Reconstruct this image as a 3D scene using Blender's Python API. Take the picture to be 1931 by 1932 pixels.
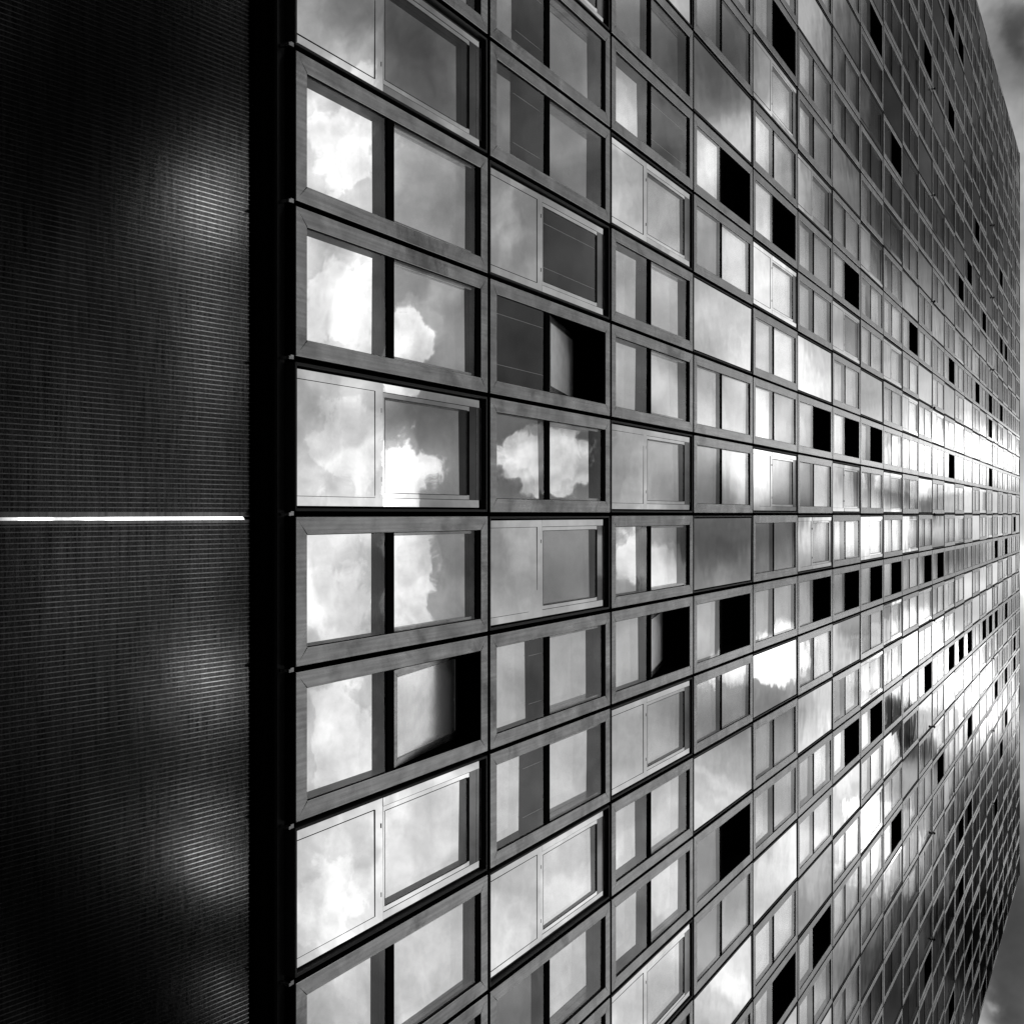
import bpy, math, random
from mathutils import Vector, Matrix
R = math.radians
rnd = random.Random(11)
SC = bpy.context.scene
for o in list(bpy.data.objects): bpy.data.objects.remove(o)

# ------------------------------------------------------------ camera
# The photographer stands 5.6 m from the tower, camera on its side, looking steeply up.
F = 2100.0; PW = 1931.0; PC = 965.5
XV = 2112.0                         # where the tower's plumb lines meet
TH = math.atan((XV - PC) / F)       # angle between the view and the vertical
CT, ST = math.cos(TH), math.sin(TH)
H = 1.2                             # facade module width
HR = 0.1892                         # module width in view units
D = H * F / HR / F * CT ** 1        # distance to the facade
EYE = 1.6
cam = bpy.data.cameras.new('camera'); camo = bpy.data.objects.new('camera', cam)
SC.collection.objects.link(camo); SC.camera = camo
camo.location = (0, -D, EYE)
right = Vector((0, -CT, ST)); fwd = Vector((0, ST, CT)); up = right.cross(fwd)
camo.rotation_euler = Matrix((right, up, -fwd)).transposed().to_euler()
cam.sensor_fit = 'HORIZONTAL'; cam.sensor_width = 36.0; cam.lens = 36.0 * F / PW
cam.shift_y = 4.1 / PW
cam.clip_start = 0.1; cam.clip_end = 5000

def zat(px):                        # height above the eye of the facade point seen at px
    dx = XV - px
    return D * (F / CT - ST * dx) / (CT * dx)

def skyuv(px, py, lean=0.0):        # where on the cloud layer a reflection in the wall comes from
    p = px - PC
    x, y, z = py - PC - 4, F * ST - p * CT, F * CT + p * ST
    n = Vector((0, -math.cos(lean), -math.sin(lean))); d = Vector((x, y, z))
    d = d - 2 * d.dot(n) * n
    return d.x / max(d.z, 1e-3), d.y / max(d.z, 1e-3)

def skyuv_direct(px, py):
    p = px - PC
    x, y, z = py - PC - 4, F * ST - p * CT, F * CT + p * ST
    return x / z, y / z

# ------------------------------------------------------------ sky
SUN_EL, SUN_ROT = R(38), R(150)
W = bpy.data.worlds.new('World'); SC.world = W; W.use_nodes = True
nt = W.node_tree; N = nt.nodes; L = nt.links; N.clear()
def nd(t, **k):
    n = N.new(t)
    for a, b in k.items(): setattr(n, a, b)
    return n
def mth(op, a, b=None, c=None):
    n = nd('ShaderNodeMath', operation=op)
    for i, v in enumerate((a, b, c)):
        if v is None: continue
        if isinstance(v, (int, float)): n.inputs[i].default_value = v
        else: L.new(v, n.inputs[i])
    return n.outputs[0]
tc = nd('ShaderNodeTexCoord'); sp = nd('ShaderNodeSeparateXYZ'); L.new(tc.outputs['Generated'], sp.inputs[0])
zc = mth('MAXIMUM', sp.outputs[2], 0.06)
U = mth('DIVIDE', sp.outputs[0], zc); V = mth('DIVIDE', sp.outputs[1], zc)
cb = nd('ShaderNodeCombineXYZ'); L.new(U, cb.inputs[0]); L.new(V, cb.inputs[1])
def noise(scale, detail, rough, seed, dist=0.0, vec=None):
    n = nd('ShaderNodeTexNoise', noise_dimensions='3D'); n.inputs['Scale'].default_value = scale
    n.inputs['Detail'].default_value = detail; n.inputs['Roughness'].default_value = rough
    n.inputs['Distortion'].default_value = dist
    m = nd('ShaderNodeVectorMath', operation='ADD'); m.inputs[1].default_value = (seed, seed * 1.7, seed * .3)
    L.new(vec or cb.outputs[0], m.inputs[0]); L.new(m.outputs[0], n.inputs['Vector']); return n
# ragged cloud edges: the positions of the cloud masses are warped
w1 = noise(16, 8, .55, 3.1)
vm = nd('ShaderNodeVectorMath', operation='SUBTRACT'); L.new(w1.outputs['Color'], vm.inputs[0]); vm.inputs[1].default_value = (.5, .5, .5)
vs = nd('ShaderNodeVectorMath', operation='SCALE'); L.new(vm.outputs[0], vs.inputs[0]); L.new(mth('MAXIMUM', mth('MULTIPLY', mth('MULTIPLY', V, V), .07), .055), vs.inputs['Scale'])
va = nd('ShaderNodeVectorMath', operation='ADD'); L.new(cb.outputs[0], va.inputs[0]); L.new(vs.outputs[0], va.inputs[1])
PW_ = va.outputs[0]
acc = None
def add(val):
    global acc
    acc = val if acc is None else mth('ADD', acc, val)
def blob(uv, su, sv, amp, sharp=1.0):
    s = nd('ShaderNodeVectorMath', operation='SUBTRACT'); L.new(PW_, s.inputs[0]); s.inputs[1].default_value = (uv[0], uv[1], 0)
    m = nd('ShaderNodeVectorMath', operation='MULTIPLY'); L.new(s.outputs[0], m.inputs[0]); m.inputs[1].default_value = (1 / su, 1 / sv, 0)
    d = nd('ShaderNodeVectorMath', operation='DOT_PRODUCT'); L.new(m.outputs[0], d.inputs[0]); L.new(m.outputs[0], d.inputs[1])
    r2 = d.outputs['Value']
    if sharp > 1: r2 = mth('POWER', r2, sharp)
    add(mth('MULTIPLY', mth('EXPONENT', mth('MULTIPLY', r2, -1.0)), amp))
nC = noise(24, 12, .58, 21.7, 0)
nD = noise(50, 6, .55, 33.1, 0)
def cumulus(px, py, sx, sy, amp):   # a heaped cloud: solid, ragged outline, modelled inside
    uv = skyuv(px, py); a = skyuv(px + sx, py); b = skyuv(px, py + sy)
    s = nd('ShaderNodeVectorMath', operation='SUBTRACT'); L.new(cb.outputs[0], s.inputs[0]); s.inputs[1].default_value = (uv[0], uv[1], 0)
    m = nd('ShaderNodeVectorMath', operation='MULTIPLY'); L.new(s.outputs[0], m.inputs[0]); m.inputs[1].default_value = (1 / abs(b[0] - uv[0]), 1 / abs(a[1] - uv[1]), 0)
    d = nd('ShaderNodeVectorMath', operation='DOT_PRODUCT'); L.new(m.outputs[0], d.inputs[0]); L.new(m.outputs[0], d.inputs[1])
    e = mth('EXPONENT', mth('MULTIPLY', d.outputs['Value'], -.8))
    f = mth('ADD', e, mth('MULTIPLY', mth('SUBTRACT', nC.outputs['Fac'], .5), 1.9))
    r = nd('ShaderNodeMapRange', interpolation_type='SMOOTHSTEP'); L.new(f, r.inputs['Value'])
    r.inputs['From Min'].default_value = .38; r.inputs['From Max'].default_value = .56
    k = mth('MULTIPLY_ADD', nD.outputs['Fac'], .8, .57)
    return mth('MULTIPLY', mth('MULTIPLY', r.outputs[0], mth('MINIMUM', mth('MULTIPLY', e, 3.0), 1.0)), mth('MULTIPLY', k, amp))
def cloud(px, py, sx, sy, amp, sharp=1.0):      # a cloud mass seen mirrored in the facade
    c = skyuv(px, py); a = skyuv(px + sx, py); b = skyuv(px, py + sy)
    blob(c, abs(b[0] - c[0]), max(abs(a[1] - c[1]), .006), amp, sharp)
def cloud_low(px, py, sx, sy, amp, sharp=1.0):  # one seen mirrored in the leaning base
    c = skyuv(px, py, LEAN); a = skyuv(px + sx, py, LEAN); b = skyuv(px, py + sy, LEAN)
    blob(c, abs(b[0] - c[0]), abs(a[1] - c[1]), amp, sharp)
def cloud_dir(px, py, sx, sy, amp, sharp=1.0):
    c = skyuv_direct(px, py); a = skyuv_direct(px + sx, py); b = skyuv_direct(px, py + sy)
    blob(c, abs(b[0] - c[0]), abs(a[1] - c[1]), amp, sharp)
LEAN = R(9.2)
CLOUDS = [  # px, py, size x, size y, log2 gain, edge
 (630, 560, 110, 620, .75, 2), (640, 1500, 110, 420, .4, 2), (650, -10, 150, 150, -1.6, 1),
 (860, 530, 40, 40, .5, 2), (1035, 850, 70, 45, 1.2, 3), (1035, 860, 120, 90, -1.9, 1),
 (830, 760, 100, 70, -1.2, 1), (860, 1050, 70, 240, -.8, 1), (800, 60, 110, 130, -1.6, 1), (840, 420, 110, 150, -.3, 1), (980, 640, 70, 90, -.5, 1),
  (1210, 350, 130, 200, .2, 1), (1010, 1500, 200, 300, .45, 1),
 (1200, 860, 90, 70, .6, 1), (1000, 140, 180, 220, -1.3, 1),
 (1370, 1040, 90, 70, -2.0, 1), (1360, 920, 60, 50, -.9, 1), (1365, 860, 60, 60, .4, 1),
 (1350, 110, 110, 130, -1.6, 1), (1460, 560, 60, 260, .9, 1), (1460, 870, 45, 110, 1.2, 1), (1460, 200, 50, 120, .5, 1),
 (1560, 360, 110, 200, -.9, 1), (1620, 120, 100, 200, -1.1, 1), (1720, 620, 120, 100, -.5, 1),
 (1780, 860, 170, 60, 1.3, 1), (1560, 1010, 60, 40, 1.0, 1), (1650, 1010, 80, 50, 1.0, 1),
 (1690, 915, 35, 32, -2.2, 1), (1745, 955, 25, 30, -2.4, 1), (1480, 990, 40, 45, -1.6, 1), (1620, 900, 30, 30, -.8, 1),
 (1790, 1045, 90, 30, -1.6, 1), (1560, 1130, 50, 50, -1.0, 1),
 (1450, 1320, 60, 42, -1.0, 1), (1560, 1200, 70, 70, .5, 1), (1600, 1470, 90, 150, 1.1, 1),
 (1760, 1240, 100, 80, 1.3, 1), (1850, 1330, 60, 80, 1.8, 1), (1660, 1580, 60, 90, 1.1, 2), (1640, 1220, 40, 40, -1.2, 1),
 (1690, 1370, 42, 45, -3.6, 3), (1720, 1420, 40, 34, -3.0, 2), (1540, 1650, 60, 130, .6, 1), 
 (1370, 1350, 70, 60, -.9, 1), (1420, 1560, 80, 130, -.1, 1),
 (1890, 1680, 120, 250, -4.2, 3), (1800, 1860, 170, 210, -3.2, 3), (1640, 1900, 80, 110, -1.8, 1), (1820, 1480, 40, 60, -.8, 1),
 (1770, 180, 170, 360, -3.0, 2), (1890, 480, 90, 260, -3.0, 1), (1700, 420, 120, 160, -.9, 1),
]
for c in CLOUDS: cloud(*c)
heap = None
for c in [(785, 640, 60, 62, 1.5), (760, 890, 52, 85, 1.6), (785, 1050, 58, 75, 1.5), (765, 1150, 50, 60, 1.4), (1035, 860, 90, 56, 2.3),
          (640, 250, 80, 90, .6), (650, 590, 90, 100, .55), (640, 830, 80, 90, .35), (650, 1150, 90, 80, .4), (650, 1400, 70, 110, .5), (620, 1700, 70, 90, .3),
          (1185, 1060, 55, 60, 1.2), (1255, 1080, 50, 55, 1.2), (1450, 1235, 75, 48, 1.6), (1385, 1255, 42, 40, 1.4), (1780, 880, 150, 60, .9), (1720, 1250, 100, 90, .9), (1660, 1600, 70, 90, .9)]:
    v_ = cumulus(*c); heap = v_ if heap is None else mth('MAXIMUM', heap, v_)
add(heap)
for c in [(1880, 60, 40, 160, -1.0, 1), (1931, 50, 28, 90, -2.4, 1), (1928, 430, 40, 350, -.6, 1), (1930, 1090, 25, 60, 2.2, 1), (1925, 1300, 40, 100, -1.0, 1), (1915, 1800, 70, 260, -2.8, 2), (1870, 1890, 14, 14, 1.6, 1)]: cloud_dir(*c)
LOW = [(400, 360, 85, 120, 3.9), (300, 420, 130, 90, 1.2), (390, 620, 60, 170, 2.2), (390, 1270, 90, 55, 3.0), (330, 1330, 160, 36, 1.6), (400, 1545, 70, 20, 5.0), (385, 1630, 85, 24, 5.0), (440, 1590, 40, 14, -1.5),
       (425, 1890, 55, 38, 5.0), (395, 960, 50, 700, 2.2), (200, 1000, 300, 480, 2.2), (200, 1560, 220, 55, 1.2), (120, 150, 320, 260, -3.0), (100, 1800, 300, 170, -4.0), (60, 1500, 120, 120, -1.5)]
for c in LOW: cloud_low(*c)
# bright sky patch added out of view so the slanted trim face mirrors white
PHI = R(22)
_n = Vector((-math.sin(PHI), -math.cos(PHI) * math.cos(LEAN), -math.cos(PHI) * math.sin(LEAN)))
for _p in (0, 160, 320, 480):
    _d = Vector((0, F * ST - (_p - PC) * CT, F * CT + (_p - PC) * ST)); _d = _d - 2 * _d.dot(_n) * _n
    blob((_d.x / _d.z, _d.y / _d.z), .32, .35, 4.6, 2)
blob((.45, .32), .32, .14, -3.2, 1); blob((-.45, .32), .30, .14, -2.6, 1)  # unseen dark sky added past the tower to dim the far frames
# overall density of the cloud layer, puffs and wisps
n1 = noise(3.2, 7, .55, 7.7, .3); n2 = noise(15, 8, .55, 1.3, 0); n3 = noise(5, 5, .5, 12.3, .6)
add(mth('MULTIPLY', mth('SUBTRACT', n1.outputs['Fac'], .5), 2.6))
add(mth('MULTIPLY', mth('SUBTRACT', n2.outputs['Fac'], .5), 2.6))
mr = nd('ShaderNodeMapRange', interpolation_type='SMOOTHSTEP'); L.new(n3.outputs['Fac'], mr.inputs['Value'])
mr.inputs['From Min'].default_value = .50; mr.inputs['From Max'].default_value = .60; mr.inputs['To Min'].default_value = -.25; mr.inputs['To Max'].default_value = .35
add(mr.outputs[0])
# low behind the photographer the unseen sky is darkened to keep the base dark
mr2 = nd('ShaderNodeMapRange', interpolation_type='SMOOTHSTEP'); L.new(V, mr2.inputs['Value'])
mr2.inputs['From Min'].default_value = -1.6; mr2.inputs['From Max'].default_value = -.9; mr2.inputs['To Min'].default_value = -4.9; mr2.inputs['To Max'].default_value = 0
add(mr2.outputs[0])
lum = mth('POWER', 2.0, mth('MINIMUM', acc, 3.2))
# below the horizon: dark
hz = nd('ShaderNodeMapRange'); L.new(sp.outputs[2], hz.inputs['Value']); hz.inputs['From Min'].default_value = -.02; hz.inputs['From Max'].default_value = .05
hz.inputs['To Min'].default_value = .12
lum = mth('MULTIPLY', lum, hz.outputs[0])
sky = nd('ShaderNodeTexSky', sky_type='NISHITA', sun_disc=False, sun_elevation=SUN_EL, sun_rotation=SUN_ROT)
sky.air_density = 1.0; sky.dust_density = 2.0
bw = nd('ShaderNodeRGBToBW'); L.new(sky.outputs[0], bw.inputs[0])
skyl = mth('ADD', mth('MULTIPLY', mth('MINIMUM', bw.outputs[0], 8.0), .18), 1.9)
SKYGAIN = 1.0
fin = mth('MULTIPLY', mth('MULTIPLY', lum, skyl), SKYGAIN)
bg = nd('ShaderNodeBackground'); bg.inputs['Strength'].default_value = .12
L.new(fin, bg.inputs['Color']); wo = nd('ShaderNodeOutputWorld'); L.new(bg.outputs[0], wo.inputs[0])

sl = bpy.data.lights.new('sun', 'SUN'); sl.energy = 2.0; sl.angle = R(.5); sl.color = (1, 1, 1)
so = bpy.data.objects.new('sun', sl); SC.collection.objects.link(so)
sd = Vector((math.sin(SUN_ROT) * math.cos(SUN_EL) * .6, abs(math.cos(SUN_ROT)) * math.cos(SUN_EL), math.sin(SUN_EL)))
so.rotation_euler = sd.to_track_quat('Z', 'Y').to_euler(); so.location = (0, 40, 90)
sky.sun_rotation = math.atan2(sd.x, sd.y)

SC.cycles.max_bounces = 6; SC.cycles.diffuse_bounces = 2; SC.cycles.glossy_bounces = 4; SC.cycles.transparent_max_bounces = 8
SC.view_settings.view_transform = 'Standard'; SC.view_settings.look = 'None'
SC.view_settings.exposure = 1.35; SC.view_settings.gamma = 1.0; SC.view_settings.use_curve_mapping = False

# ------------------------------------------------------------ materials
def mat(name):
    m = bpy.data.materials.new(name); m.use_nodes = True; m.node_tree.nodes.clear(); return m
class G:                            # small node builder
    def __init__(s, m): s.t = m.node_tree; s.n = s.t.nodes; s.l = s.t.links
    def a(s, t, ins=None, **k):
        n = s.n.new(t)
        for a, b in k.items(): setattr(n, a, b)
        for i, v in (ins or {}).items():
            if hasattr(v, 'is_output'): s.l.new(v, n.inputs[i])
            else: n.inputs[i].default_value = v
        return n
    def out(s, sh): o = s.a('ShaderNodeOutputMaterial'); s.l.new(sh, o.inputs[0])
def g3(v): return (v, v, v, 1)
def pos(g, scale=(1, 1, 1)):
    c = g.a('ShaderNodeNewGeometry'); m = g.a('ShaderNodeMapping', {'Vector': c.outputs['Position'], 'Scale': scale}); return m.outputs[0]
def m_metal(name, base, rough, metallic, amp=.38, stain=True):
    m = mat(name); g = G(m); p = pos(g)
    n = g.a('ShaderNodeTexNoise', {'Vector': p, 'Scale': 2.6, 'Detail': 5.0, 'Roughness': .6, 'Distortion': .6})
    n2 = g.a('ShaderNodeTexNoise', {'Vector': pos(g, (60, 60, 2)), 'Scale': 1.0, 'Detail': 3.0})
    n3 = g.a('ShaderNodeTexNoise', {'Vector': p, 'Scale': .9, 'Detail': 8.0, 'Roughness': .7, 'Distortion': 1.5})
    r = g.a('ShaderNodeMapRange', {'Value': n.outputs['Fac'], 'From Min': .3, 'From Max': .7, 'To Min': base * (1 - amp), 'To Max': base * (1 + amp)})
    v = g.a('ShaderNodeMath', {0: r.outputs[0], 1: g.a('ShaderNodeMapRange', {'Value': n2.outputs['Fac'], 'From Min': .3, 'From Max': .7, 'To Min': .95, 'To Max': 1.05}).outputs[0]}, operation='MULTIPLY')
    st = g.a('ShaderNodeMapRange', {'Value': n3.outputs['Fac'], 'From Min': .54, 'From Max': .70, 'To Min': 1.0, 'To Max': .45 if stain else 1.0})
    v = g.a('ShaderNodeMath', {0: v.outputs[0], 1: st.outputs[0]}, operation='MULTIPLY')
    if stain: v = g.a('ShaderNodeMath', {0: v.outputs[0], 1: g.a('ShaderNodeMapRange', {'Value': g.a('ShaderNodeTexNoise', {'Vector': pos(g, (38, 38, 1.1)), 'Scale': 1.0, 'Detail': 5.0}).outputs['Fac'], 'From Min': .35, 'From Max': .65, 'To Min': .8, 'To Max': 1.15}).outputs[0]}, operation='MULTIPLY')
    rr = g.a('ShaderNodeMapRange', {'Value': n.outputs['Fac'], 'To Min': rough - .08, 'To Max': rough + .12})
    b = g.a('ShaderNodeBsdfPrincipled', {'Base Color': v.outputs[0], 'Metallic': metallic, 'Roughness': rr.outputs[0]})
    g.out(b.outputs[0]); return m
def m_mirror(name, base, bump=.004):
    m = mat(name); g = G(m); p = pos(g)
    n = g.a('ShaderNodeTexNoise', {'Vector': p, 'Scale': .9, 'Detail': 2.0})
    bp = g.a('ShaderNodeBump', {'Height': n.outputs['Fac'], 'Strength': 1.0, 'Distance': bump})
    d = g.a('ShaderNodeTexNoise', {'Vector': p, 'Scale': 3.0, 'Detail': 7.0, 'Roughness': .7})
    r = g.a('ShaderNodeMapRange', {'Value': d.outputs['Fac'], 'From Min': .3, 'From Max': .75, 'To Min': base, 'To Max': base * .84})
    b = g.a('ShaderNodeBsdfPrincipled', {'Base Color': r.outputs[0], 'Metallic': 1.0, 'Roughness': .004, 'Normal': bp.outputs[0]})
    g.out(b.outputs[0]); return m
def m_glass(name):                  # clear outer pane: weak mirror over what lies behind
    m = mat(name); g = G(m); p = pos(g)
    n = g.a('ShaderNodeTexNoise', {'Vector': p, 'Scale': .8, 'Detail': 2.0})
    bp = g.a('ShaderNodeBump', {'Height': n.outputs['Fac'], 'Strength': 1.0, 'Distance': .005})
    ge = g.a('ShaderNodeNewGeometry')
    io = g.a('ShaderNodeMapRange', {'Value': ge.outputs['Backfacing'], 'To Min': 1.5, 'To Max': 1 / 1.5})
    fr = g.a('ShaderNodeFresnel', {'IOR': io.outputs[0], 'Normal': bp.outputs[0]})
    f = g.a('ShaderNodeMath', {0: fr.outputs[0], 1: 1.05}, operation='MULTIPLY'); f.use_clamp = True
    f2 = g.a('ShaderNodeMath', {0: f.outputs[0], 1: .55}, operation='MINIMUM')
    t = g.a('ShaderNodeBsdfTransparent', {'Color': g3(.95)}); gl = g.a('ShaderNodeBsdfGlossy', {'Color': g3(1), 'Roughness': .01, 'Normal': bp.outputs[0]})
    mx = g.a('ShaderNodeMixShader', {0: f2.outputs[0], 1: t.outputs[0], 2: gl.outputs[0]})
    g.out(mx.outputs[0]); return m
def m_flat(name, base, rough, spec=.3, metallic=0.0):
    m = mat(name); g = G(m)
    n = g.a('ShaderNodeTexNoise', {'Vector': pos(g), 'Scale': 6.0, 'Detail': 4.0})
    r = g.a('ShaderNodeMapRange', {'Value': n.outputs['Fac'], 'To Min': base * .7, 'To Max': base * 1.3})
    b = g.a('ShaderNodeBsdfPrincipled', {'Base Color': r.outputs[0], 'Roughness': rough, 'Specular IOR Level': spec, 'Metallic': metallic})
    g.out(b.outputs[0]); return m
METAL = m_metal('frame_aluminium', .25, .22, .93)
EDGE = m_metal('frame_edge_aluminium', .32, .28, .9, .1, False)
BRIGHT = m_mirror('coated_glass_bright', .86)
MID = m_mirror('coated_glass_mid', .50)
DARK = m_mirror('coated_glass_dark', .13)
OUTER = m_glass('clear_outer_pane')
BLACK = m_flat('black_gasket', .006, .9, 0.0)
REVEAL = m_flat('dark_reveal', .022, .5, .12)
VOID = m_flat('unlit_interior', .002, .9, 0)
SLAT = m_metal('blind_slat', .035, .45, .3, .15, False)
SLAT2 = m_metal('light_blind_slat', .13, .45, .3, .15, False)
CORD = m_flat('blind_cord', .55, .7)
MATS = [METAL, EDGE, BRIGHT, MID, DARK, OUTER, BLACK, REVEAL, VOID, SLAT, CORD]
IX = {m.name: i for i, m in enumerate(MATS)}
SKYSHEEN = m_flat('painted_sky_sheen', .88, .2, .6, .8)  # pale colour stands in for bright sky mirrored by the open sash
SKYSHEEN2 = m_flat('painted_sky_sheen_matte', .9, .45, .4, .25)  # more matte version, the sky reflection likewise put into the colour
TONE = {'w': SKYSHEEN2, 'b': BRIGHT, 'm': MID, 'd': DARK, 'f': SKYSHEEN}

# ------------------------------------------------------------ mesh helper
class MB:
    def __init__(s): s.v = []; s.f = []; s.m = []
    def quad(s, pts, m):
        i = len(s.v); s.v += [tuple(p) for p in pts]; s.f.append(tuple(range(i, i + len(pts)))); s.m.append(m)
    def box(s, x0, x1, y0, y1, z0, z1, m, back=True):
        P = [(x0,y0,z0),(x1,y0,z0),(x1,y1,z0),(x0,y1,z0),(x0,y0,z1),(x1,y0,z1),(x1,y1,z1),(x0,y1,z1)]
        i = len(s.v); s.v += P
        fs = [(0,1,5,4),(0,4,7,3),(1,2,6,5),(0,3,2,1),(4,5,6,7)]
        if back: fs.append((3,7,6,2))
        for f in fs: s.f.append(tuple(i + a for a in f)); s.m.append(m)
    def sheet(s, x0, x1, z0, z1, y, m, tilt=(0, 0)):   # a pane, turned by a hair about both axes
        a, b = tilt
        s.quad([(x0, y - a - b, z0), (x1, y + a - b, z0), (x1, y + a + b, z1), (x0, y - a + b, z1)], m)
    def ring(s, x0, x1, z0, z1, w, y0, y1, m, edge=None, side=None):   # mitred frame with a hairline at each mitre
        q = .0022
        wx, wz = (w, w) if not isinstance(w, tuple) else w
        o = [(x0, z0), (x1, z0), (x1, z1), (x0, z1)]; n = [(x0 + wx, z0 + wz), (x1 - wx, z0 + wz), (x1 - wx, z1 - wz), (x0 + wx, z1 - wz)]
        for k in range(4):
            a, b, c, d = o[k], o[(k + 1) % 4], n[(k + 1) % 4], n[k]
            sh = [(1, 0), (0, 1), (-1, 0), (0, -1)][k]
            a = (a[0] + sh[0] * q, a[1] + sh[1] * q); b = (b[0] - sh[0] * q, b[1] - sh[1] * q)
            c = (c[0] - sh[0] * q, c[1] - sh[1] * q); d = (d[0] + sh[0] * q, d[1] + sh[1] * q)
            ch = .004 if edge is not None else 0
            inn = [(0, 1), (-1, 0), (0, -1), (1, 0)][k]
            A = (a[0] + inn[0] * ch, a[1] + inn[1] * ch); B = (b[0] + inn[0] * ch, b[1] + inn[1] * ch)
            Cc = (c[0] - inn[0] * ch, c[1] - inn[1] * ch); Dd = (d[0] - inn[0] * ch, d[1] - inn[1] * ch)
            s.quad([(A[0], y0, A[1]), (B[0], y0, B[1]), (Cc[0], y0, Cc[1]), (Dd[0], y0, Dd[1])], m)
            if ch:
                s.quad([(a[0], y0 + ch, a[1]), (b[0], y0 + ch, b[1]), (B[0], y0, B[1]), (A[0], y0, A[1])], edge)
                s.quad([(Dd[0], y0, Dd[1]), (Cc[0], y0, Cc[1]), (c[0], y0 + ch, c[1]), (d[0], y0 + ch, d[1])], edge)
            s.quad([(a[0], y1, a[1]), (b[0], y1, b[1]), (b[0], y0 + ch, b[1]), (a[0], y0 + ch, a[1])], side or m)
            s.quad([(d[0], y0 + ch, d[1]), (c[0], y0 + ch, c[1]), (c[0], y1, c[1]), (d[0], y1, d[1])], side or m)
            s.quad([(b[0], y1, b[1]), (b[0], y0 + ch, b[1]), (c[0], y0 + ch, c[1]), (c[0], y1, c[1])], m)
            s.quad([(a[0], y0 + ch, a[1]), (a[0], y1, a[1]), (d[0], y1, d[1]), (d[0], y0 + ch, d[1])], m)
    def merge(s, o, off, rot=None):
        i = len(s.v)
        for p in o.v: s.v.append((p[0] + off[0], p[1] + off[1], p[2] + off[2]))
        s.f += [tuple(i + a for a in f) for f in o.f]; s.m += o.m
    def build(s, name, parent=None, loc=(0, 0, 0)):
        me = bpy.data.meshes.new(name); me.from_pydata(s.v, [], s.f)
        used = []
        for m in s.m:
            if m not in used: used.append(m)
        for m in used: me.materials.append(m)
        ix = {m: i for i, m in enumerate(used)}
        me.polygons.foreach_set('material_index', [ix[m] for m in s.m]); me.update()
        o = bpy.data.objects.new(name, me); SC.collection.objects.link(o); o.location = loc
        if parent: o.parent = parent
        return o

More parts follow.
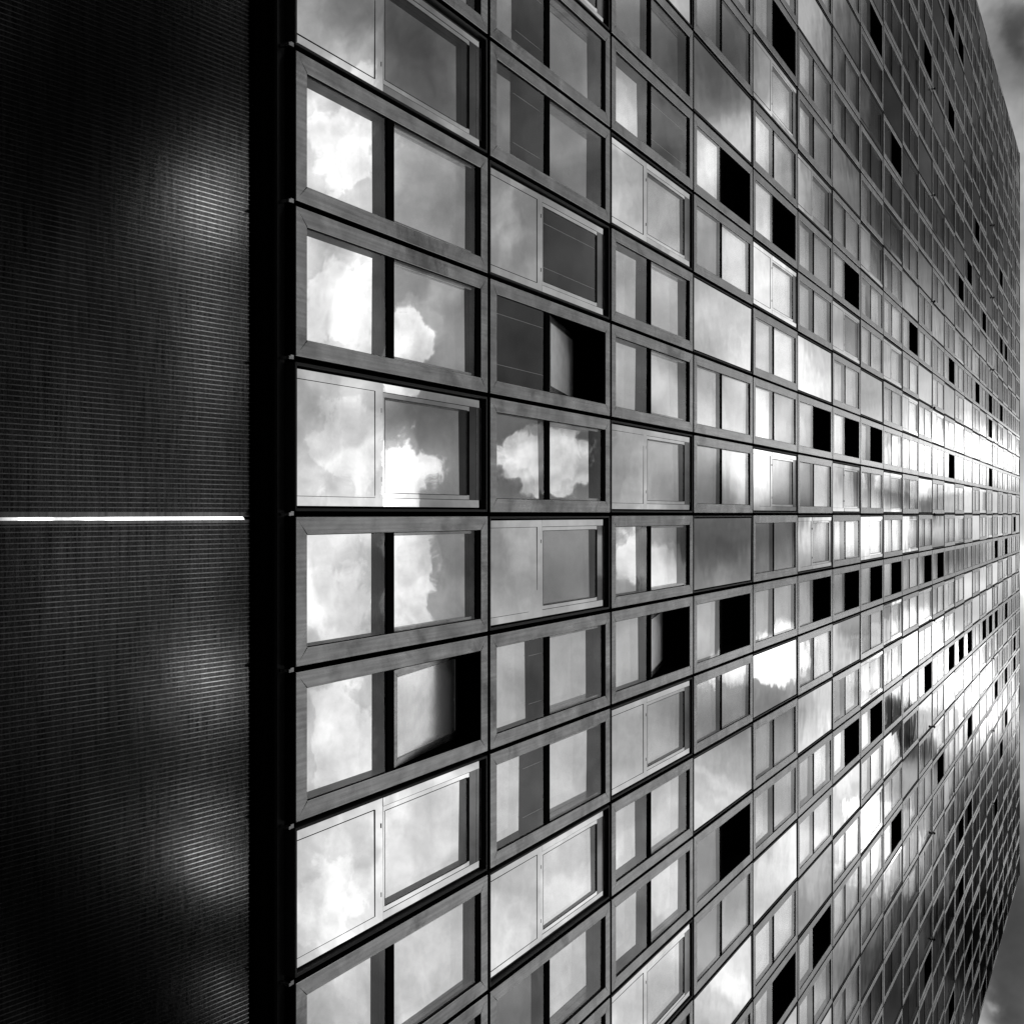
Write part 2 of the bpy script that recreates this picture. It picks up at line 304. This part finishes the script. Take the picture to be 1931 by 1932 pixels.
# ------------------------------------------------------------ the two kinds of facade unit
def blind(mb, x0, x1, z0, z1, y, SLAT=SLAT):
    z = z0 + .01
    while z < z1 - .01:
        mb.quad([(x0, y, z), (x1, y, z), (x1, y + .018, z + .013), (x0, y + .018, z + .013)], SLAT); z += .026
    for t in (.2, .8):
        x = x0 + (x1 - x0) * t; mb.box(x - .0025, x + .0025, y - .004, y - .001, z0, z1, CORD)
def jit(a=.0035): return (rnd.uniform(-a, a), rnd.uniform(-a, a))
def sash_leaf(w, h, tone, thick=.045):      # local origin on the hinge line, leaf rises in +z
    fr, gl = MB(), MB()
    fr.ring(0, w, 0, h, .075, 0, thick, METAL, EDGE)
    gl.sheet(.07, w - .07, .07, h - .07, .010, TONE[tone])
    gl.sheet(.07, w - .07, .07, h - .07, .034, BLACK)
    return fr, gl
def framed(Wz, spec, detail=True):
    """Returns {part: mesh builder}. spec: fixed tone, sash tone ('o' open), recess, options."""
    ft, stn, e, opt = spec
    P = {}
    fr = MB(); x0, x1, z0, z1 = .022, H - .022, .026, Wz - .026
    fr.ring(x0, x1, z0, z1, .136, 0, .13, METAL, EDGE, BLACK); P['frame'] = fr
    a0, a1, c0, c1 = .158, H - .158, .162, Wz - .162
    mz0, mz1, sz1 = .418 * Wz, .452 * Wz, .925 * Wz
    mu = MB(); mu.box(a0, a1, .010, .14, mz0, mz1, BLACK); P['mullion'] = mu
    li = MB()
    t = .006
    def liner(z0_, z1_, y1_):
        li.box(a0, a0 + t, py - .002, y1_, z0_, z1_, REVEAL); li.box(a1 - t, a1, py - .002, y1_, z0_, z1_, REVEAL)
        li.box(a0 + t, a1 - t, py - .002, y1_, z0_, z0_ + t, REVEAL); li.box(a0 + t, a1 - t, py - .002, y1_, z1_ - t, z1_, REVEAL)
        if detail:
            li.box(a0 + t, a1 - t, y1_ - .030, y1_ - .024, z1_ - t - .004, z1_ - t, METAL)
            li.box(a0 + t, a1 - t, .044, .048, z1_ - t - .003, z1_ - t, METAL)
    e += .008; py = opt.get('py', .014); es = opt.get('es', e * .9)
    liner(c0, mz0, .02 + e)
    P['reveal'] = li
    pane = MB()
    if detail or rnd.random() < .999:
        pane.sheet(a0 + t, a1 - t, c0 + t, mz0 - t, py, OUTER, jit(.002))
    y = .02 + e - .004
    if ft == 'v': blind(pane, a0 + t, a1 - t, c0 + t, mz0 - t, y - .03); pane.sheet(a0 + t, a1 - t, c0 + t, mz0 - t, y, REVEAL)
    else:
        zb = mz0 - t
        if opt.get('part'):
            zb = c0 + (mz0 - c0) * opt['part']; blind(pane, a0 + t, a1 - t, zb, mz0 - t, y - .022); pane.sheet(a0 + t, a1 - t, zb, mz0 - t, y + .001, REVEAL)
        pane.sheet(a0 + t, a1 - t, c0 + t, zb, y, TONE[ft], jit())
    P['fixed_pane'] = pane
    if stn == 'o':
        P['open'] = opt.get('ang', 12)
        li.box(a0, a0 + t, .012, .30, mz1, c1, VOID); li.box(a1 - t, a1, .012, .30, mz1, c1, VOID); li.box(a0 + t, a1 - t, .012, .30, c1 - t, c1, VOID)
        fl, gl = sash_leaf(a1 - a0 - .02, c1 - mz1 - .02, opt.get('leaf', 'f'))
        P['sash'] = fl; P['sash_pane'] = gl; P['hinge'] = (a0 + .01, .018, mz1 + .008)
    else:
        li.box(a0, a1, .012, .12, sz1, c1, BLACK)
        liner(mz1, sz1, .02 + es)
        s = MB(); s.sheet(a0 + t, a1 - t, mz1 + t, sz1 - t, py, OUTER, jit(.002))
        s.ring(a0 + t + .001, a1 - t - .001, mz1 + t + .001, sz1 - t - .001, .026, .045, .02 + es - .012, METAL)
        y = .02 + es - .010
        if stn == 'v': blind(s, a0 + .03, a1 - .03, mz1 + .03, sz1 - .03, y - .02); s.sheet(a0 + t, a1 - t, mz1 + t, sz1 - t, y + .004, REVEAL)
        else: s.sheet(a0 + t, a1 - t, mz1 + t, sz1 - t, y, TONE[stn], jit())
        P['sash'] = s
        li.box(a0, a1, .185, .195, c0, c1, BLACK)
    return P
def recess(P, dy):                      # the flush glass sits a little behind the plane of the framed units
    for key in P:
        if key != 'surround': P[key].v = [(x, y + dy, z) for x, y, z in P[key].v]
def flush(Wz, spec, detail=True):
    ft, stn, e, opt = spec
    P = {}
    bk = MB(); bk.box(.012, H - .012, .17, .19, .014, Wz - .014, BLACK)
    bk.ring(.024, H - .024, .024, Wz - .024, .022, .006, .17, REVEAL); P['surround'] = bk
    g0, g1, q0, q1 = .066, H - .066, .056, Wz - .062
    if opt.get('plain'):
        s = MB(); s.box(g0, g1, .012, .05, q0, q1, BLACK)
        s.sheet(g0, g1, q0, q1, .006, TONE[ft], jit()); P['pane'] = s; recess(P, opt.get('dy', .008))
        return P
    L1, S0, S1, T1 = .374 * Wz, .415 * Wz, .885 * Wz, .90 * Wz
    s = MB(); s.box(g0, g1, .014, .05, q0, q1, BLACK)
    t = jit(.003)
    s.sheet(g0, g1, q0, S0 - .004, .006, TONE[ft], t)
    s.box(g0 + .075, g1 - .075, .0035, .008, L1 - .008, L1 + .003, BLACK)
    s.box(g1 - .078, g1 - .074, .0030, .008, q0, L1, BLACK); s.box(g0 + .074, g0 + .078, .0030, .008, q0, L1, BLACK)
    for xx in (.22, .78):
        x = g0 + (g1 - g0) * xx; s.box(x - .02, x + .02, .003, .008, S0 - .034, S0 - .028, BLACK)
    P['fixed_pane'] = s
    h = MB(); a, b = g0 + .072, g1 - .072
    h.sheet(g0, a, S0 - .001, q1, .006, TONE['b'], jit(.001)); h.sheet(b, g1, S0 - .001, q1, .006, TONE['b'], jit(.001))
    h.sheet(a + .005, a + .048, S0 + .004, T1, .009, TONE['b'], (0, 0)); h.sheet(b - .048, b - .005, S0 + .004, T1, .009, TONE['b'], (0, 0))
    h.sheet(a + .05, b - .05, S0 + .004, S0 + .03, .009, TONE['b'], (0, 0))
    h.sheet(a + .0, b, T1, q1, .007, DARK, jit(.001))
    h.box(a, b, .003, .010, q1 - .035, q1 - .029, EDGE); h.box(a, b, .004, .010, q1 - .105, q1 - .101, METAL)
    h.box(a + .05, b - .05, .010, .030, S1 + .003, S1 + .012, REVEAL)
    d = .02 + e * .8
    for (u0, u1, w0, w1) in ((a + .044, a + .05, S0 + .03, S1), (b - .05, b - .044, S0 + .03, S1), (a + .05, b - .05, S0 + .024, S0 + .03)):
        h.box(u0, u1, .0075, d, w0, w1, REVEAL)
    h.box(a + .05, b - .05, .0075, d, S1, S1 + .003, REVEAL)
    if stn == 'v': blind(h, a + .05, b - .05, S0 + .03, S1, d - .02, SLAT2); h.sheet(a + .05, b - .05, S0 + .03, S1, d, REVEAL)
    else: h.sheet(a + .05, b - .05, S0 + .03, S1, d - .004, TONE[stn], jit())
    h.sheet(a + .051, b - .051, S0 + .031, S1 - .001, .012, OUTER, jit(.001))
    P['sash'] = h
    # the black carrier behind the sash is cut away so the recess stays open
    s2 = MB()
    for f, m in zip(s.f, s.m): s2.f.append(f); s2.m.append(m)
    s2.v = s.v[:]
    # shorten the carrier box (first 8 vertices) to the fixed part
    for i in (4, 5, 6, 7): s2.v[i] = (s2.v[i][0], s2.v[i][1], S0 - .002)
    P['fixed_pane'] = s2
    recess(P, opt.get('dy', .008))
    return P

# ------------------------------------------------------------ storey heights and unit map
def xk(k):
    X = 2136.0 - 1 / (6.314e-4 + 1.9252e-4 * k); rx = X - PC
    x = PC + rx * (1 - .02554 * rx * rx / PC ** 2)
    return x + 3.0 * (k / 24.0) ** 2
ZK = [EYE + zat(xk(k)) for k in range(25)]
NU, ND = 19, 19
def cell_at(px, py):
    k = next((i for i in range(1, 25) if xk(i) > px), 24)
    return k, math.ceil((969.6 - py) / (HR * (XV - px)))
OPEN_PX = [(1105,660),(1276,1217),(1388,1190),(1392,345),(1472,418),(1465,75),(1634,57),(1682,288),(1756,106),(1602,531),(1719,632),(1791,695),(1840,740),
 (1864,762),(1885,780),(1806,543),(1822,522),(1850,608),(1847,462),(1891,667),(1900,680),(1890,549),(1550,1150),(1607,1125),(1748,1279),(1793,1240),(1811,1225),
 (1827,1210),(1854,1185),(1866,1176),(1877,1165),(1895,1151),(1605,1407),(1650,1367),(1825,1369),(1875,1296),(1894,1268),(1910,1207),(1910,1245),(1769,1449),
 (1805,1551),(1822,1522),(1685,1562),(1893,1350),(1884,1402),(1880,1535),(1542,1769),(1801,1731),(1829,1810),(1734,1894),(1796,1904),(1853,1860),(1884,1744),
 (1385,1596),(1473,1873),(1791,40),(1809,83),(1800,215),(1652,1104),(1690,1089),(1749,1075),(1773,1067),(1877,1033),(1896,1026),(1910,986),(1550,806),(1606,823),
 (1652,833),(1793,877),(1865,900),(1865,808),(800,1350)]
OPEN = set(cell_at(*p) for p in OPEN_PX)
SPEC = {(1,4): ('b','m',.07,{}), (1,3): ('b','b',.07,{}), (1,2): ('b','b',.07,{}), (1,1): ('b','b',.05,{}), (1,0): ('b','b',.07,{}), (1,-1): ('b','o',.07,{'ang':9}),
 (1,-2): ('b','b',.05,{}), (1,-3): ('b','b',.08,{}), (2,6): ('m','v',.06,{}), (2,5): ('m','m',.06,{'part':.45}), (2,4): ('m','m',.07,{'part':.42}), (2,3): ('b','v',.04,{}),
 (2,2): ('v','o',.05,{}), (2,1): ('m','m',.03,{}), (2,0): ('b','m',.05,{}), (2,-1): ('b','b',.06,{'part':.72}), (2,-2): ('b','b',.06,{'part':.6}), (2,-3): ('b','b',.03,{}),
 (2,-4): ('d','b',.08,{}), (2,-5): ('m','m',.06,{}), (3,6): ('m','d',.05,{}), (3,5): ('b','v',.07,{}), (3,4): ('b','b',.03,{}), (3,3): ('b','b',.08,{}), (3,2): ('b','b',.08,{}),
 (3,1): ('b','b',.04,{}), (3,0): ('b','b',.08,{}), (3,-2): ('b','b',.03,{}), (3,-3): ('b','b',.08,{}), (3,-4): ('b','b',.08,{}), (3,-5): ('b','b',.03,{}),
 (4,0): ('m','m',.03,{'plain':1}), (4,3): ('b','b',.03,{'plain':1}), (4,6): ('m','m',.03,{'plain':1}), (4,-3): ('b','b',.03,{'plain':1}), (4,1): ('b','b',.02,{}), (4,-2): ('b','b',.02,{}),
 (4,2): ('b','b',.02,{}), (4,4): ('m','b',.02,{}), (4,7): ('m','d',.02,{}), (5,0): ('m','m',.02,{}), (5,-1): ('m','m',.03,{}), (5,-2): ('b','b',.03,{'plain':1}), (5,-5): ('b','b',.03,{'plain':1}), (5,1): ('b','m',.03,{}), (5,4): ('b','b',.03,{}), (5,7): ('b','b',.03,{}),
 (6,3): ('b','b',.03,{'plain':1}), (6,0): ('b','b',.03,{})}
def is_flush(k, r): return (r % 3 == 1) if k % 2 else (r % 3 == 0)
def spec_for(k, r):
    s = SPEC.get((k, r))
    op = (k, r) in OPEN
    if s is None:
        e = rnd.choice([.012, .02, .03, .045]) if k > 3 else .06
        a = rnd.random(); ft = 'b' if a < .66 else ('m' if a < .92 else 'd')
        a = rnd.random(); st = 'b' if a < .60 else ('m' if a < .90 else 'd')
        o = {'plain': 1} if (is_flush(k, r) and rnd.random() < .55) else {}
        s = (ft, st, e, o)
    s[3]['dy'] = .042 if k < 3 else (.022 if k == 3 else .008)
    s[3]['py'] = .024 if k < 4 else .013
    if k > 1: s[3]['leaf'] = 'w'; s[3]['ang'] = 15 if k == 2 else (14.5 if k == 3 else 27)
    if k in (2, 3): s[3]['es'] = (.115, .082)[k - 2] * rnd.uniform(.85, 1.1)
    if op: s = (s[0], 'o', s[2], s[3] if 'plain' not in s[3] else {})
    return s

# ------------------------------------------------------------ ground
gm = m_flat('paving', .06, .85)
g = MB(); g.quad([(-1500, -1500, 0), (1500, -1500, 0), (1500, 1500, 0), (-1500, 1500, 0)], gm)
go = g.build('ground'); go['kind'] = 'structure'

# ------------------------------------------------------------ the tower
tower = bpy.data.objects.new('residential_tower', None); SC.collection.objects.link(tower)
tower['label'] = 'tall slab tower faced with storey-high aluminium framed windows that mirror the clouds'
tower['category'] = 'building'
XL, XR = -NU * H - .06, ND * H + .06
Z0, ZT = ZK[0], ZK[24]
DEP = 15.0
DC = m_flat('dark_cladding', .03, .6)
b = MB(); b.box(XL + .02, XR - .02, .95, DEP, Z0 - .03, ZT - .05, VOID); b.build('core', tower)
b = MB(); b.box(XL - .02, XL + .10, .15, DEP + .1, Z0 - .02, ZT + .2, DC); b.build('side_wall', tower)
b = MB(); b.box(XR - .10, XR + .02, .15, DEP + .1, Z0 - .02, ZT + .2, DC); b.build('side_wall', tower)
b = MB(); b.box(XL + .1, XR - .1, DEP + .004, DEP + .12, Z0, ZT, DC); b.build('rear_wall', tower)
b = MB(); b.box(XL + .1, XR - .1, .2, DEP, ZT - .04, ZT + .12, DC); b.build('roof', tower)
b = MB(); b.box(XL - .02, XR + .02, -.005, .15, ZT + .004, ZT + .16, BLACK)
for r in range(-17, 19, 3): b.box(-r * H - .03, -r * H + .03, .02, .08, ZT + .16, ZT + .42, BLACK)
b.build('parapet', tower)
# carriers behind the joints
b = MB()
for n in range(-ND, NU + 1):
    x = -n * H; b.box(x - .10, x + .10, .135, .20, Z0, ZT, BLACK)
for k in range(0, 25):
    z = ZK[k]; b.box(XL, XR, .2, .95, z - .12, z + .12, BLACK)
for k in range(1, 24):
    z = ZK[k]; b.box(XL, XR, .14, .199, z - .10, z + .10, BLACK)
b.build('facade_carrier', tower)
# soffit under the first storey
b = MB(); SO = .275
b.box(XL, XR, .13, DEP, Z0 - .06, Z0 - .035, BLACK)
b.box(XL, XR, .10, .125, Z0 - .075, Z0 + .01, REVEAL)
b.build('soffit', tower)
# small clips under the facade at every joint
for n in range(-6, 7):
    b = MB(); x = -n * H
    b.box(x - .012, x + .012, .0, .10, Z0 - .055, Z0 - .035, METAL); b.box(x - .022, x + .010, .0, .012, Z0 - .035, Z0 - .0, METAL)
    b.build('clip', tower)

# ribbed base wall, leaning outwards as it rises
RIB = mat('ribbed_sheet'); g_ = G(RIB)
n = g_.a('ShaderNodeTexNoise', {'Vector': pos(g_, (3, 3, 60)), 'Scale': 1.0, 'Detail': 6.0, 'Roughness': .7})
n_ = g_.a('ShaderNodeTexNoise', {'Vector': pos(g_, (60, 2, 130)), 'Scale': 1.0, 'Detail': 3.0, 'Roughness': .7})
mx_ = g_.a('ShaderNodeMath', {0: n.outputs['Fac'], 1: n_.outputs['Fac']}, operation='MULTIPLY')
bp = g_.a('ShaderNodeBump', {'Height': mx_.outputs[0], 'Strength': .25, 'Distance': .0012})
r_ = g_.a('ShaderNodeMapRange', {'Value': mx_.outputs[0], 'From Min': .12, 'From Max': .42, 'To Min': .01, 'To Max': .36})
p_ = g_.a('ShaderNodeBsdfPrincipled', {'Base Color': r_.outputs[0], 'Metallic': 1.0, 'Roughness': .09, 'Normal': bp.outputs[0]}); g_.out(p_.outputs[0])
RIBM = mat('rib_edge'); g_ = G(RIBM)
n = g_.a('ShaderNodeTexNoise', {'Vector': pos(g_, (3, 3, 40)), 'Scale': 1.0, 'Detail': 5.0})
r_ = g_.a('ShaderNodeMapRange', {'Value': n.outputs['Fac'], 'From Min': .3, 'From Max': .7, 'To Min': .45, 'To Max': .9})
p_ = g_.a('ShaderNodeBsdfPrincipled', {'Base Color': r_.outputs[0], 'Metallic': 1.0, 'Roughness': .08}); g_.out(p_.outputs[0])
ZB = Z0 - .06
def wp(x, s, out=0.0):              # s: distance down the slope, out: proud of the sheet
    n = Vector((0, -math.cos(LEAN), -math.sin(LEAN)))
    return (x, SO + s * math.sin(LEAN) + out * n.y, ZB - s * math.cos(LEAN) + out * n.z)
SL = (ZB) / math.cos(LEAN)
b = MB(); b.quad([wp(XL, 0), wp(XR, 0), wp(XR, SL), wp(XL, SL)], RIB)
sp_ = .0353; x = -.045; xs = []
while x > -9: xs.append(x); x -= sp_
x = .045
while x < 9: xs.append(x); x += sp_
for x in xs:
    w, h = .0032, .005
    b.quad([wp(x - w, 0, .0), wp(x - w, SL, .0), wp(x - w * 1.0, SL, h), wp(x - w * 1.0, 0, h)], RIBM)
    b.quad([wp(x - w * 1.0, 0, h), wp(x - w * 1.0, SL, h), wp(x + w * 1.0, SL, h), wp(x + w * 1.0, 0, h)], RIBM)
    b.quad([wp(x + w * 1.0, 0, h), wp(x + w * 1.0, SL, h), wp(x + w, SL, .0), wp(x + w, 0, .0)], RIBM)
b.build('ribbed_base_wall', tower)
TRIM = m_mirror('polished_trim', .9)
b = MB(); xc = .03; hw = .011; ht = 2 * hw * math.tan(PHI)
b.quad([wp(xc + hw, .004, .002 + ht), wp(xc + hw, SL, .002 + ht), wp(xc - hw, SL, .002), wp(xc - hw, .004, .002)], TRIM)
b.quad([wp(xc + hw + .001, .004, 0), wp(xc + hw + .001, SL, 0), wp(xc + hw + .001, SL, ht), wp(xc + hw + .001, .004, ht)], RIBM)
b.quad([wp(xc - .045, .004, .004), wp(xc - hw, .004, .004), wp(xc - hw, SL, .004), wp(xc - .045, SL, .004)], RIBM)
b.quad([wp(xc + hw + .002, .004, .004), wp(xc + .035, .004, .004), wp(xc + .035, SL, .004), wp(xc + hw + .002, SL, .004)], RIBM)
b.build('joint_trim', tower)

# facade units: the largest in the picture as parts, the rest as one part of each kind
def area(k, r):
    x0, x1 = xk(k - 1), xk(k); xm = (x0 + x1) / 2
    yc = 969.6 - (r - .5) * HR * (XV - xm); h = HR * (XV - xm)
    vis = max(0, min(1931, yc + h / 2 + 60) - max(0, yc - h / 2 - 60)) / (h + 120)
    return (x1 - x0) * h * vis
cells = [(k, r) for k in range(1, 25) for r in range(-ND + 1, NU + 1)]
fr_cells = sorted([c for c in cells if not (is_flush(*c) and c not in OPEN)], key=lambda c: -area(*c))
fl_cells = sorted([c for c in cells if is_flush(*c) and c not in OPEN], key=lambda c: -area(*c))
near = set(fr_cells[:98]) | set(fl_cells[:60])
far = {'framed': MB(), 'flush': MB()}
def rot_leaf(P):
    a = R(P['open']); hx, hy, hz = P['hinge']; m = MB()
    for key in ('sash', 'sash_pane'):
        q = MB(); q.f = P[key].f; q.m = P[key].m
        q.v = [(x + hx, y * math.cos(a) + z * math.sin(a) + hy, -y * math.sin(a) + z * math.cos(a) + hz) for x, y, z in P[key].v]
        m.merge(q, (0, 0, 0))
    return m
for k in range(1, 25):
    for r in range(-ND + 1, NU + 1):
        rnd.seed(k * 1000 + r * 7 + 5)
        sp0 = spec_for(k, r); Wz = ZK[k] - ZK[k - 1]
        fl = is_flush(k, r) and (k, r) not in OPEN
        P = (flush if fl else framed)(Wz, sp0, k < 9)
        off = (-r * H, 0, ZK[k - 1])
        if (k, r) in near:
            root = P['surround' if fl else 'frame'].build('flush_window' if fl else 'framed_window', tower, off)
            if fl: root['label'] = 'flush mirror-glass window without an outer frame'
            elif 'open' in P: root['label'] = 'framed window with its upper sash tilted open'
            for key, mb in P.items():
                if key in ('surround', 'frame', 'open', 'hinge', 'sash_pane'): continue
                if key == 'sash' and 'open' in P:
                    rot_leaf(P).build('open_sash', root)
                    continue
                if key == 'reveal' and not mb.f: continue
                mb.build(key, root)
        else:
            m = far['flush' if fl else 'framed']
            for key, mb in P.items():
                if key in ('open', 'hinge', 'sash_pane'): continue
                if key == 'sash' and 'open' in P: mb = rot_leaf(P)
                m.merge(mb, off)
for key, m in far.items():
    o = m.build('distant_' + key + '_windows', tower); o['kind'] = 'stuff'
# narrow closing strips at both corners
for xa, xb in ((XL + .01, -NU * H - .02), (ND * H + .02, XR - .01)):
    b = MB()
    for k in range(1, 25):
        b.box(xa, xb, .01, .13, ZK[k - 1] + .022, ZK[k] - .022, METAL)
    b.build('corner_cladding', tower)
# stand-off anchors for a cleaning cradle, every third joint on two storeys
for k in (11, 18):
    for n in range(-12, 13, 3):
        b = MB(); x = -n * H; z = ZK[k]
        b.box(x - .012, x + .012, -.06, .02, z - .012, z + .012, BLACK)
        for i in range(8):
            a, c = i * math.pi / 4, (i + 1) * math.pi / 4
            p = lambda t, y, rr: (x + rr * math.cos(t), y, z + rr * math.sin(t))
            b.quad([p(a, -.09, .03), p(c, -.09, .03), p(c, -.06, .045), p(a, -.06, .045)], BLACK)
            b.quad([p(a, -.06, .045), p(c, -.06, .045), p(c, -.03, .03), p(a, -.03, .03)], BLACK)
            b.quad([p(a, -.09, .03), (x, -.095, z), p(c, -.09, .03)], BLACK)
        b.build('anchor', tower)
